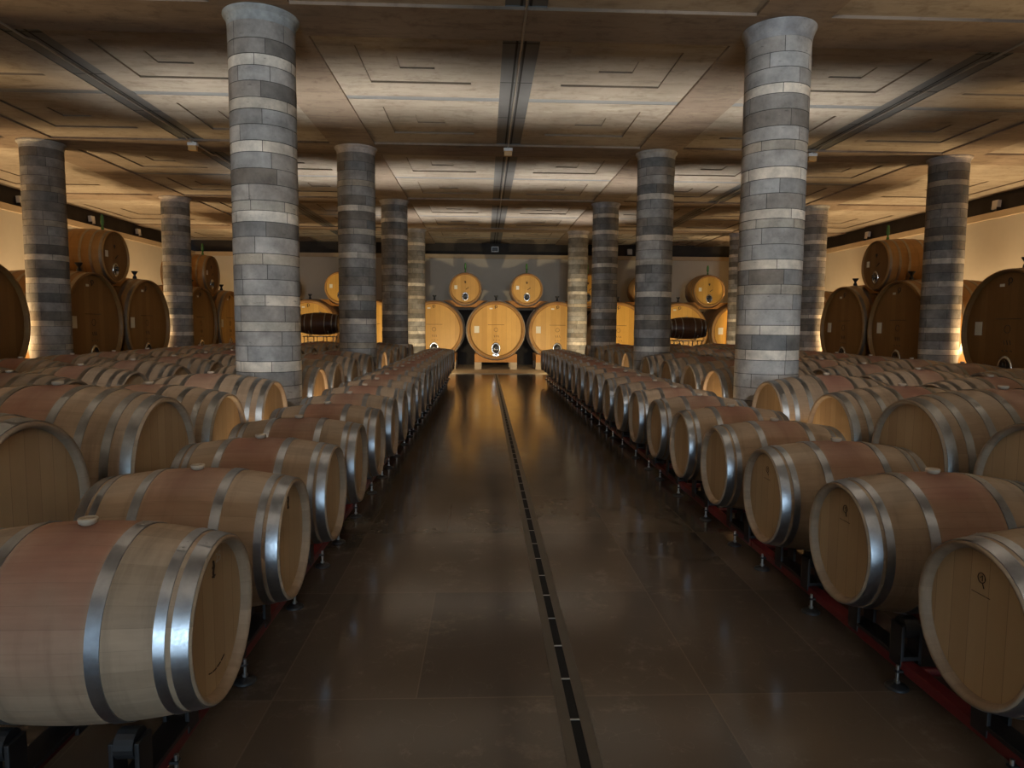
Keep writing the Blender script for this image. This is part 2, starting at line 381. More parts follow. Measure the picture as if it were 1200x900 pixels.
# ceiling: beam grid with recessed bays, nested coffers in each quarter
cb = MB(); cp = MB(); st = MB(); gr = MB(); cs = MB(); rb = MB()
BW = .41
xs = [XW0-.4] + CX + [XW1+.4]; ys = [-14.4,-8.8,-3.2] + CY + [YW1+.4]
def rect_face(mbx, x0,x1,y0,y1,z): mbx.quad((x0,y0,z),(x0,y1,z),(x1,y1,z),(x1,y0,z))
def riser(mbx, x0,x1,y0,y1,z0,z1):
    mbx.quad((x0,y0,z0),(x0,y1,z0),(x0,y1,z1),(x0,y0,z1)); mbx.quad((x1,y0,z0),(x1,y0,z1),(x1,y1,z1),(x1,y1,z0))
    mbx.quad((x0,y1,z0),(x1,y1,z0),(x1,y1,z1),(x0,y1,z1)); mbx.quad((x0,y0,z0),(x0,y0,z1),(x1,y0,z1),(x1,y0,z0))
def ring(mbx, o, i, z):
    (a,b,c,d),(e,f,g,h) = o, i
    rect_face(mbx,a,e,c,d,z); rect_face(mbx,f,b,c,d,z); rect_face(mbx,e,f,c,g,z); rect_face(mbx,e,f,h,d,z)
Z1, Z2, Z3 = ZC+.034, ZC+.060, ZC+.080
for x in CX: rect_face(cb, x-BW, x+BW, YW0-.4, YW1+.4, ZC)
xedges = [XW0-.4] + [v for x in CX for v in (x-BW, x+BW)] + [XW1+.4]
for i in range(0, len(xedges), 2):
    for y in [-14.4,-8.8,-3.2]+CY: rect_face(cb, xedges[i], xedges[i+1], y-.38, y+.42, ZC)
yb = [YW0-.4] + [v for y in [-14.4,-8.8,-3.2]+CY for v in (y-.38, y+.42)] + [YW1+.4]
for i in range(0, len(xedges), 2):
    xa, xb = xedges[i], xedges[i+1]; xm = (xa+xb)/2; outer = i in (0, len(xedges)-2)
    for k in range(0, len(yb), 2):
        ya, y2 = yb[k], yb[k+1]
        riser(cb, xa, xb, ya, y2, ZC, Z1)
        if y2-ya < 2 or outer:
            # plain half bay with one set of coffers
            o = (xa, xb, ya, y2); w = (xb-xa); d = y2-ya
            q = (xa+.18*w, xb-.22*w, ya+.2*d, y2-.22*d)
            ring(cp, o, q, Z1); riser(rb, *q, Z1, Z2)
            w, d = q[1]-q[0], q[3]-q[2]; q2 = (q[0]+.3*w, q[1]-.3*w, q[2]+.3*d, q[3]-.3*d)
            ring(cp, q, q2, Z2); riser(rb, *q2, Z2, Z3); rect_face(cp, *q2, Z3)
            continue
        # central grey strip with a double groove, cross strip at the bay middle
        ym = ya + .47*(y2-ya); sw = .225; cw = .075
        rect_face(st, xm-sw, xm+sw, ya, y2, Z1+.012); riser(st, xm-sw, xm+sw, ya, y2, Z1, Z1+.012)
        for dx in (-.05, .05): rect_face(gr, xm+dx-.014, xm+dx+.014, ya, y2, Z1+.008)
        for yy in (ya+.18, ya+.32*(y2-ya), ya+.66*(y2-ya)): rect_face(gr, xm-sw, xm+sw, yy-.012, yy+.012, Z1+.010)
        for (a, b) in ((xa, xm-sw), (xm+sw, xb)):
            rect_face(cs, a, b, ym-cw, ym+cw, Z1+.004); riser(cs, a, b, ym-cw, ym+cw, Z1, Z1+.004)
            left = a == xa
            for (c, d2) in ((ya, ym-cw), (ym+cw, y2)):
                w, d = b-a, d2-c
                # coffer margins follow the photo: wide toward the column line, narrow toward the strip
                q = (a+.205*w, b-.18*w, c+.15*d, d2-.26*d) if left else (a+.18*w, b-.205*w, c+.15*d, d2-.26*d)
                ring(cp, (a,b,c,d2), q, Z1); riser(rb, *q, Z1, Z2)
                w2, d3 = q[1]-q[0], q[3]-q[2]
                q2 = (q[0]+.33*w2, q[1]-.34*w2, q[2]+.30*d3, q[3]-.38*d3)
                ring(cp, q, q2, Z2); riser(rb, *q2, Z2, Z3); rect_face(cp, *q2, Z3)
def raw_struct(name, mbx, mat, solid=False):
    me = bpy.data.meshes.new(name); me.from_pydata(mbx.v, [], mbx.f); me.materials.append(mat)
    o = link(name, me); o['kind'] = 'structure'; return o
cl = MB(); cl.box(XW0-.5, XW1+.5, YW0-.5, YW1+.5, 5.05, 5.2)
struct('ceiling', cl, M['ceil'])
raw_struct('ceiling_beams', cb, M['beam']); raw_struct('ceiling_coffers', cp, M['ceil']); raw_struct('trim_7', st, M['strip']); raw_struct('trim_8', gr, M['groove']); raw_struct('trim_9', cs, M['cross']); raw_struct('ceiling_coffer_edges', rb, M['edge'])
# pale stone threshold in front of the far casks
mb = MB(); mb.bevbox(-8.0, 8.9, 23.35, YW1-.04, ZG, ZG+.02, .008); struct('trim_10', mb, M['stone_strip'])

# conduit under the beams, one per strip, with the little junction lamp
for i, (xm, w) in enumerate(((-5.42,'left'), (.43,'centre'), (6.28,'right'))):
    mb = MB()
    pts = []
    for y in CY[:-1]:
        pts += [(xm, y-.75, ZC+.02), (xm, y-.55, ZC-.02), (xm, y+.6, ZC-.02), (xm, y+.8, ZC+.02)]
    mb.tube(pts, .013, 8); tag(mb.build('ceiling_conduit', M['conduit']), 'thin grey conduit along the %s ceiling strip' % {'left':'left-hand','centre':'middle','right':'right-hand'}[w], 'pipe')
    t = thing('ceiling_lamp', 'small white and amber lamp box hanging from the %s ceiling strip' % {'left':'left-hand','centre':'middle','right':'right-hand'}[w], 'lamp', (xm, 13.27, ZC-.13))
    mb = MB(); mb.bevbox(-.085,.085,-.05,.05,.05,.11,.01); mb.tube([(0,0,.1),(0,0,.15)], .02); mb.build('lamp_cap', M['white'], t)
    mb = MB(); mb.bevbox(-.075,.075,-.045,.045,-.04,.052,.01); mb.build('lamp_lens', M['amber'], t)

# ------------------------------------------------------------------ stone columns
TONE = {'g':(.325,.325,.325), 'd':(.215,.21,.205), 'L':(.62,.59,.54), 't':(.43,.40,.35)}
L1 = [(4.73,4.54,'g'),(4.54,4.38,'d'),(4.38,4.26,'L'),(4.26,4.10,'g'),(4.10,3.93,'d'),(3.93,3.81,'t'),(3.81,3.65,'g'),(3.65,3.48,'g'),(3.48,3.36,'L'),
  (3.36,3.19,'g'),(3.19,3.02,'d'),(3.02,2.85,'g'),(2.85,2.74,'t'),(2.74,2.62,'L'),(2.62,2.46,'d'),(2.46,2.28,'g'),(2.28,2.16,'t'),(2.16,2.0,'g'),(2.0,1.83,'g'),
  (1.83,1.71,'L'),(1.71,1.54,'g'),(1.54,1.43,'t'),(1.43,1.27,'g'),(1.27,1.10,'g'),(1.10,.98,'L'),(.98,.82,'g'),(.82,.67,'g'),(.67,.5,'d'),(.5,.38,'L'),(.38,.2,'g'),(.2,.03,'g'),(.03,-.138,'g')]
R1 = [(4.7,4.53,'g'),(4.53,4.37,'g'),(4.37,4.2,'g'),(4.2,4.09,'L'),(4.09,3.92,'g'),(3.92,3.74,'d'),(3.74,3.59,'g'),(3.59,3.48,'t'),(3.48,3.30,'g'),(3.30,3.17,'L'),
  (3.17,3.01,'g'),(3.01,2.84,'g'),(2.84,2.73,'L'),(2.73,2.63,'t'),(2.63,2.45,'g'),(2.45,2.28,'g'),(2.28,2.17,'L'),(2.17,2.0,'d'),(2.0,1.89,'t'),(1.89,1.72,'g'),
  (1.72,1.54,'g'),(1.54,1.43,'L'),(1.43,1.26,'d'),(1.26,1.14,'L'),(1.14,.98,'g'),(.98,.82,'g'),(.82,.67,'g'),(.67,.5,'d'),(.5,.38,'L'),(.38,.2,'g'),(.2,.03,'g'),(.03,-.138,'g')]
def rand_courses(rg, dark):
    z = 4.74; out = []; since = rg.randint(0, 2)
    while z > ZG+.01:
        since += 1
        if since >= 3 and rg.random() < .55 or since > 4: k = 'L' if rg.random() < .65 else 't'; h = .115; since = 0
        else: k = 'd' if rg.random() < dark else 'g'; h = rg.choice((.16,.17,.175))
        z2 = max(ZG, z-h)
        if z2 < ZG+.06: z2 = ZG
        out.append((z, z2, k)); z = z2
    return out
def column_mesh(courses, seed):
    TS = (.85,.77,.67) if seed//10 in (0,3) else ((1.07,1.02,.94) if seed%10 == 1 else (.94,.89,.82))  # stone tint by column position, offsets the blue cast of the daylight
    rg = random.Random(seed); m = MB(); R = .357; n = 56
    def rings(profile, angs, cols):
        v = []
        for r, z in profile: v += [(r*math.cos(a), r*math.sin(a), z) for a in angs]
        k = len(angs)
        for i in range(len(profile)-1):
            for j in range(k):
                j2 = (j+1) % k
                m.add([v[i*k+j], v[i*k+j2], v[(i+1)*k+j2], v[(i+1)*k+j]], [(0,1,2,3)], False, cols(i, angs[j], angs[j2]))
    dk = (.07,.065,.06,1)
    for (z1, z0, k) in courses:
        nb = rg.randint(3, 5); a0 = rg.random()*6.28
        joints = sorted(((a0 + (i + rg.uniform(-.22,.22))*2*PI/nb) % (2*PI)) for i in range(nb))
        jw = .009
        angs = [2*PI*i/n for i in range(n)]
        angs = [a for a in angs if all(abs(a-j) > .03 for j in joints)]
        for j in joints: angs += [(j-jw) % (2*PI), (j+jw) % (2*PI)]
        angs.sort()
        tones = []
        for i in range(nb):
            f = rg.uniform(.76, 1.2); b = TONE[k]; w = rg.uniform(-.015,.015); tones.append(((b[0]*f+w)*TS[0], b[1]*f*TS[1], (b[2]*f-w)*TS[2], 1))
        def colf(i, a, b, joints=joints, tones=tones):
            d = (b-a) % (2*PI); mid = (a + d/2) % (2*PI)
            if i in (0, 1, 3): return dk
            if any(abs((mid-j+PI) % (2*PI) - PI) < jw*.9 for j in joints): return dk
            for q in range(len(joints)):
                if mid < joints[q]: return tones[q]
            return tones[0]
        r = R + rg.uniform(-.002,.002)
        rings([(R-.007,z0),(R-.007,z0+.007),(r,z0+.007),(r,z1),(R-.007,z1)], angs, colf)
    # flared capital
    zt = courses[0][0]; tc = TONE['t'] if seed % 10 in (2, 3) and seed != 23 else TONE['g']; angs = [2*PI*i/n for i in range(n)]
    prof = [(R-.006, zt), (R+.004, zt), (R+.006, zt+.05), (R+.018, zt+.09), (R+.04, ZC-.03), (R+.048, ZC-.015), (R+.048, ZC-.001)]
    fl = (rg.uniform(.9,1.1)*tc[0], tc[1], tc[2], 1)
    rings(prof, angs, lambda i, a, b: fl)
    me = m.mesh('column_shaft', M['column']); return me
cmeshes = {}
side = {0:'far left', 1:'left', 2:'right', 3:'far right'}
place = {0:'beside the left wall casks', 1:'left of the aisle', 2:'right of the aisle', 3:'beside the right wall casks'}
cnt = 0
for ci, x in enumerate(CX):
    for ri, y in enumerate(CY):
        if ri == 0: continue
        if ci in (0,3) and ri == 1: pass
        if (ci, ri) == (1,1): cr = L1
        elif (ci, ri) == (2,1): cr = R1
        else: cr = rand_courses(random.Random(ci*10+ri), .45 if ri > 1 else .25)
        me = column_mesh(cr, ci*10+ri)
        o = link('stone_column', me, None, (x, y, 0), (0,0,0))
        tag(o, 'round grey column of banded stone blocks %s, %s from the camera' % (place[ci], ORD[ri-1]), 'column', 'banded stone columns')

# ------------------------------------------------------------------ barrels
def barrel_parts(half, Rh, Rb, hoops, prefix):
    def r(x): return Rb - (Rb-Rh)*(x/half)**2
    n = 56
    body = MB(); K = 16
    prof = [(half-.045, Rh-.026), (half-.012, Rh-.022), (half, Rh-.010), (half-.002, Rh)] + \
           [(half*(1-2*i/K), r(half*(1-2*i/K))) for i in range(1, K)] + [(-half+.002, Rh), (-half, Rh-.010), (-half+.012, Rh-.022), (-half+.045, Rh-.026)]
    body.revx(prof, n)
    me = {'staves': body.mesh(prefix+'_staves', M['oak'])}
    hd = MB(); hd.disc(half-.04, Rh-.024, n); hd.disc(half-.055, Rh-.024, n, True); me['head'] = hd.mesh(prefix+'_head', M['head'])
    hd = MB(); hd.disc(-half+.04, Rh-.024, n); hd.disc(-half+.055, Rh-.024, n, True); me['head2'] = hd.mesh(prefix+'_head', M['head'])
    hs = []
    for xc, w in hoops:
        for s in (1, -1):
            h = MB(); a, b = s*(xc-w/2), s*(xc+w/2)
            ra, rb_ = r(a)+.0005, r(b)+.0005; t = .0028
            h.revx([(a, ra-.002), (a, ra+t)], n); h.revx([(a, ra+t), (b, rb_+t)], n); h.revx([(b, rb_+t), (b, rb_-.002)], n)
            # lap joint: a short doubled strip with two rivets near the top
            a1 = random.uniform(1.0, 2.2)
            lap = []; 
            for (x, rr) in ((a+.001*s, ra+t), (b-.001*s, rb_+t)):
                for q in range(5):
                    an = a1 + q*.05; lap.append((x, (rr+.0022)*math.cos(an), (rr+.0022)*math.sin(an)))
            h.add(lap, [(q, q+1, q+6, q+5) for q in range(4)], True)
            for an in (a1+.05, a1+.15):
                rr = r((a+b)/2)+.005
                for q in range(1):
                    c = Vector(((a+b)/2, rr*math.cos(an), rr*math.sin(an))); nrm = Vector((0, math.cos(an), math.sin(an)))
                    u = Vector((1,0,0)); v = nrm.cross(u); rv = .006
                    ringv = [c + rv*(math.cos(2*PI*k/8)*u + math.sin(2*PI*k/8)*v) for k in range(8)] + [c + nrm*.004]
                    h.add([p[:] for p in ringv], [(k, (k+1) % 8, 8) for k in range(8)], True)
            hs.append(h.mesh(prefix+'_hoop', M['hoop']))
    me['hoops'] = hs
    bg = MB(); bg.lathe([(.021, Rb-.012), (.023, Rb+.002), (.030, Rb+.004), (.033, Rb+.018), (.031, Rb+.022), (.022, Rb+.022), (.019, Rb+.016)], n=20)
    me['bung'] = bg.mesh(prefix+'_bung', M['bung'])
    return me
BQ = dict(half=.465, Rh=.287, Rb=.342, ax=.4765)
TN = dict(half=.64, Rh=.40, Rb=.478, ax=.543)
bq = barrel_parts(BQ['half'], BQ['Rh'], BQ['Rb'], [(.182,.044),(.372,.034),(.431,.050)], 'barrel')
tn = barrel_parts(TN['half'], TN['Rh'], TN['Rb'], [(.17,.048),(.345,.046),(.49,.044),(.595,.056)], 'large_barrel')
for me in [tn['staves']]: me.materials[0] = M['oak_old']
for me in tn['hoops']: me.materials[0] = M['hoop_old']
def make_barrel(name, P, D, label, group, loc):
    t = thing(name, label, 'barrel', loc, 0, group)
    L0 = (0,0,D['ax'])
    link('staves', P['staves'], t, L0)
    link('head', P['head'], t, L0); link('head', P['head2'], t, L0)
    for h in P['hoops']: link('hoop', h, t, L0)
    link('bung', P['bung'], t, L0); return t
protoB = protoT = None
SPAC = .9198
YL, YR = 2.4087, 2.2928
NB = 21
def put(kind, x, y, label, group, scale=1, rz=0, dz=0, tilt=0):
    global protoB, protoT
    if kind == 'b':
        if protoB is None: protoB = make_barrel('wine_barrel', bq, BQ, label, group, (x,y,dz)); o = protoB
        else: o = dup(protoB, (x,y,dz), rz, label, group)
    else:
        if protoT is None: protoT = make_barrel('large_wine_barrel', tn, TN, label, group, (x,y,dz)); o = protoT
        else: o = dup(protoT, (x,y,dz), rz, label, group)
    o.rotation_euler = (tilt, 0, rz); o.scale = (scale,)*3
    return o
FL, FR = -.9164, 1.7238
front = {}
rg = random.Random(3)
for i in range(NB):
    o = put('b', FL-BQ['half']+rg.uniform(-.008,.008), YL+i*SPAC, 'oak wine barrel with stained middle in left aisle row, %s from the near end' % ORD[i], 'oak barrels in the left aisle row', rz=rg.uniform(-.012,.012))
    front['L',i] = o
for i in range(NB):
    o = put('b', FR+BQ['half']+rg.uniform(-.008,.008), YR+i*SPAC, 'oak wine barrel with stained middle in right aisle row, %s from the near end' % ORD[i], 'oak barrels in the right aisle row', rz=PI+rg.uniform(-.012,.012))
    front['R',i] = o
grp = lambda base: [base + d for d in (.5, 1.6, 2.9, 4.3)]
rowL2 = [(3.23,1.12),(4.58,1.09),(5.68,1),(6.95,1)] + [(y,1.012) for y in (8.86,9.95,11.25,12.7)] + [(y,1.012) for y in (14.46,15.58,16.85,18.3)] + [(20.06,1.0)]
rowR2 = [(3.6,1.06),(4.70,1.075),(5.80,1),(7.13,1)] + [(y,1.012) for y in (8.86,9.95,11.25,12.7)] + [(y,1.012) for y in (14.46,15.58,16.85,18.3)] + [(20.06,1.0)]
for i, (y, s) in enumerate(rowL2):
    put('t', -2.09-TN['half']*s, y, 'large eight-hoop oak barrel in the left column row, %s from the near end' % ORD[i], 'large oak barrels between left columns', s, rg.uniform(-.015,.015))
for i, (y, s) in enumerate(rowR2):
    put('t', 2.99+TN['half']*s, y, 'large eight-hoop oak barrel in the right column row, %s from the near end' % ORD[i], 'large oak barrels between right columns', s, PI+rg.uniform(-.015,.015))
for sgn, x3, x4, w in ((-1,-4.05,-5.78,'left'), (1,4.65,6.35,'right')):
    for i in range(14):
        y = (4.55 if sgn < 0 else 4.55) + i*1.2
        put('t', x3+sgn*TN['half'], y, 'large oak barrel in the third %s row, %s from the near end' % (w, ORD[i]), 'large oak barrels in the third %s row' % w, 1.0, (0 if sgn < 0 else PI)+rg.uniform(-.015,.015))
    for i in range(14):
        y = 4.95 + i*1.2
        put('t', x4+sgn*TN['half'], y, 'large oak barrel in the outer %s row, %s from the near end' % (w, ORD[i]), 'large oak barrels in the outer %s row' % w, 1.0, (0 if sgn < 0 else PI)+rg.uniform(-.015,.015))

# marks on the nearest heads: small branded emblem, a line of lettering and chalk numbers
def ring_pts(cy, cz, r, n=20, x=0): return [(x, cy+r*math.cos(2*PI*k/n), cz+r*math.sin(2*PI*k/n)) for k in range(n+1)]
def text_mesh(s, size, mat):
    cu = bpy.data.curves.new('t', 'FONT'); cu.body = s; cu.size = size; cu.align_x = 'CENTER'; cu.extrude = .0004
    o = bpy.data.objects.new('t', cu); me = bpy.data.meshes.new_from_object(o)
    bpy.data.objects.remove(o); bpy.data.curves.remove(cu)
    me.transform(Matrix(((0,0,1,0),(1,0,0,0),(0,1,0,0),(0,0,0,1))))     # text plane into YZ, facing +X
    me.materials.append(mat); return me
hx = BQ['half']-.0385
for sd, i, style in (('L',0,0),('L',1,1),('R',0,2),('R',1,2),('R',2,2)):
    o = front[sd,i]; mb = MB(); ly = .02
    z = BQ['ax']
    if style == 2:
        mb.tube(ring_pts(0,.165,.018), .0016, 5); mb.tube([(0,.004,.15),(0,.014,.13)], .0016, 5); mb.tube([(0,-.006,.165),(0,.004,.175),(0,.004,.155)], .0014, 5)
        mb.tube([(0,-.045,.105),(0,.045,.105)], .0012, 5)
    else:
        mb.tube([(0,.0,.205),(0,.005,.185),(0,-.004,.165),(0,.0,.145)], .004, 6); mb.tube([(0,-.012,.15),(0,.012,.15)], .003, 6); mb.tube([(0,-.008,.18),(0,.008,.188)], .003, 6)
    mb.build('brand_mark', M['mark'], o, (hx,0,z))
    if style == 0:
        link('chalk_number', text_mesh('25', .05, M['chalk']), o, (hx+.0006,.045,z+.19))
        mb = MB(); pts = [(0, .19*math.sin(a), -.19*math.cos(a)) for a in [ -.35 + .05*q for q in range(16)]]
        for q in range(0, len(pts)-1):
            if q % 4 != 3: mb.tube(pts[q:q+2], .0022, 5)
        mb.build('burned_lettering', M['mark'], o, (hx,0,z))

# ------------------------------------------------------------------ red steel racks
def rack_meshes(n, sp, xr, ax, Rb, Rh, half, foot_x, zr0, zr1):
    """n barrels, spacing sp; origin at module start, aisle side = +X"""
    Ln = n*sp; d = {}
    rl = MB(); rl.bevbox(-.03, .03, .01, Ln-.01, zr0, zr1, .004); d['rail'] = rl.mesh('rack_rail', M['red'])
    cbm = MB(); cbm.tube([(-.66,0,(zr0+zr1)/2-.005),(-.03,0,(zr0+zr1)/2-.005)], .022, 10); d['bar'] = cbm.mesh('rack_crossbar', M['red'])
    def rr(x): return Rb - (Rb-Rh)*(x/half)**2
    xb = xr-.015; rad = rr(xb-.035)+.003; yo = .16; zc = ax - math.sqrt(rad*rad - yo*yo)   # contact height
    br = MB()
    w = .032
    an = math.asin(yo/rad); rw = .05
    rw2 = rw + .006; wc = (yo + rw2*math.sin(an), zc - rw2*math.cos(an))             # wheel centre just outside the barrel
    for s in (1, -1):
        cy, cz = s*wc[0], wc[1]
        v = []; m_ = 18
        for x in (-w, w):
            v += [(x, cy+rw*math.cos(2*PI*k/m_), cz+rw*math.sin(2*PI*k/m_)) for k in range(m_)]
        br.add(v, [(k,(k+1)%m_,(k+1)%m_+m_,k+m_) for k in range(m_)] + [tuple(range(m_)), tuple(range(m_,2*m_))], False)
        br.bevbox(-w-.018, -w-.002, cy-.045, cy+.045, zr1-.03, cz+.02, .004); br.bevbox(w+.002, w+.018, cy-.045, cy+.045, zr1-.03, cz+.02, .004)
    br.bevbox(-w-.018, w+.018, -wc[0]-.045, wc[0]+.045, zr1, zr1+.02, .004)
    d['bracket'] = br.mesh('roller_bracket', M['black'])
    ft = MB(); ft.lathe([(.052,0),(.052,.006),(.044,.014),(.020,.018),(.014,.022)], foot_x, 0, 20); tb = MB(); tb.bevbox(.031, foot_x+.012, -.014, .014, zr0+.006, zr0+.016, .002); d['tab'] = tb.mesh('foot_tab', M['black']); d['foot'] = ft.mesh('rack_foot', M['black'])
    bt = MB(); bt.lathe([(.008,.018),(.008,zr1-.012)], foot_x, 0, 10); bt.lathe([(.014,.026),(.014,.036)], foot_x, 0, 6, False)
    d['bolt'] = bt.mesh('foot_bolt', M['bolt'])
    return d
def build_rack(label, group, loc, rz, n, sp, xr, d, mir, feet, ybar, ypos):
    t = thing('barrel_rack', label, 'rack', loc, rz, group)
    link('rail', d['rail'], t, (0,0,0)); link('rail', d['rail'], t, (-2*xr,0,0))
    for y in ybar: link('crossbar', d['bar'], t, (0,y,0))
    for y in ypos:
        for x in (-.015, -2*xr+.015): link('roller_bracket', d['bracket'], t, (x,y,0))
    for y in feet:
        f = link('foot', d['foot'], t, (0,y,0)); link('bolt', d['bolt'], f); link('tab', d['tab'], f)
        f = link('foot', d['foot'], t, (-2*xr,y,0), (0,0,PI)); link('bolt', d['bolt'], f); link('tab', d['tab'], f)
    return t
RO = .243; xr = BQ['half']-RO
rd = rack_meshes(3, SPAC, xr, BQ['ax']-ZG, BQ['Rb'], BQ['Rh'], BQ['half'], .052, .07, .12)
feet = (.26, .97, 1.81, 2.50); yb3 = (.06, .92, 1.84, 2.70)
pos3 = (.27, .27+SPAC, .27+2*SPAC); pos4 = (.65, .65+SPAC, .65+2*SPAC)
r0 = None
for i in range(7):
    lab = 'red steel barrel rack under the left aisle row, %s from the near end' % ORD[i]
    loc = (FL-RO, YL-.27+i*3*SPAC, ZG)
    if r0 is None: r0 = build_rack(lab, 'red racks under the left aisle row', loc, 0, 3, SPAC, xr, rd, 1, feet, yb3, pos3)
    else: dup(r0, loc, 0, lab, 'red racks under the left aisle row')
for i in range(7):
    lab = 'red steel barrel rack under the right aisle row, %s from the near end' % ORD[i]
    loc = (FR+RO, YR+2*SPAC+.65+i*3*SPAC, ZG)
    if i == 0: r1 = build_rack(lab, 'red racks under the right aisle row', loc, PI, 3, SPAC, xr, rd, 1, feet, yb3, pos4)
    else: dup(r1, loc, PI, lab, 'red racks under the right aisle row')
# low racks under the large barrels (one cradle rack per barrel)
def low_cradle(s_=1.0):
    t = thing('barrel_cradle', 'x', 'rack')
    for x in (-.40, .40):
        rad = TN['Rb'] - (TN['Rb']-TN['Rh'])*(.365/TN['half'])**2 + .012
        poly = [(-.40,ZG/s_),(.40,ZG/s_),(.40,.10)] + [( rad*math.sin(a), TN['ax']-rad*math.cos(a)-.002) for a in [ .70-.1*q for q in range(15)]] + [(-.40,.10)]
        mb = MB(); mb.prism_x(poly, x-.035, x+.035); mb.build('saddle', M['red'], t)
    mb = MB(); mb.bevbox(-.365,.365,-.025,.025,-.09,-.04,.004); mb.build('tie_bar', M['red'], t)
    return t
lc = None
def cradles(rows):
    global lc
    for (x, y, s, label, group) in rows:
        if lc is None:
            lc = low_cradle(1.0); lc.location = (x,y,0); lc['label'] = label; lc['group'] = group; lc.scale = (s,s,s)
        else: o = dup(lc, (x,y,0), 0, label, group); o.scale = (s,s,s)
rows = []
for i, (y, s) in enumerate(rowL2): rows.append((-2.09-TN['half']*s, y, s, 'low red cradle under %s large barrel of the left column row' % ORD[i], 'low cradles in the left column row'))
for i, (y, s) in enumerate(rowR2): rows.append((2.99+TN['half']*s, y, s, 'low red cradle under %s large barrel of the right column row' % ORD[i], 'low cradles in the right column row'))
for sgn, x3, x4, w in ((-1,-4.05,-5.78,'left'), (1,4.65,6.35,'right')):
    for i in range(14):
        rows.append((x3+sgn*TN['half'], 4.55+i*1.2, 1, 'low red cradle under %s barrel of the third %s row' % (ORD[i], w), 'low cradles in the third %s row' % w))
        rows.append((x4+sgn*TN['half'], 4.95+i*1.2, 1, 'low red cradle under %s barrel of the outer %s row' % (ORD[i], w), 'low cradles in the outer %s row' % w))
cradles(rows)

# ------------------------------------------------------------------ slot drain
t = thing('floor_drain', 'long narrow black slot drain with steel rims down the aisle', 'drain', (.388, 0, ZG))
for x0, x1 in ((-.068,-.020),(.020,.068)):
    mb = MB(); mb.bevbox(x0, x1, -3, 23.34, -.01, .003, .001); mb.build('rim', M['drain_rim'], t)
mb = MB(); mb.box(-.020,.020,-3,23.34,-.01,.0012); mb.build('slot', M['slot'], t)
br = MB(); br.bevbox(-.020,.020,-.006,.006,0,.0024,.001); bme = br.mesh('bridge', M['conduit'])
for k in range(64): link('bridge', bme, t, (0, 1.75+k*.335, 0))

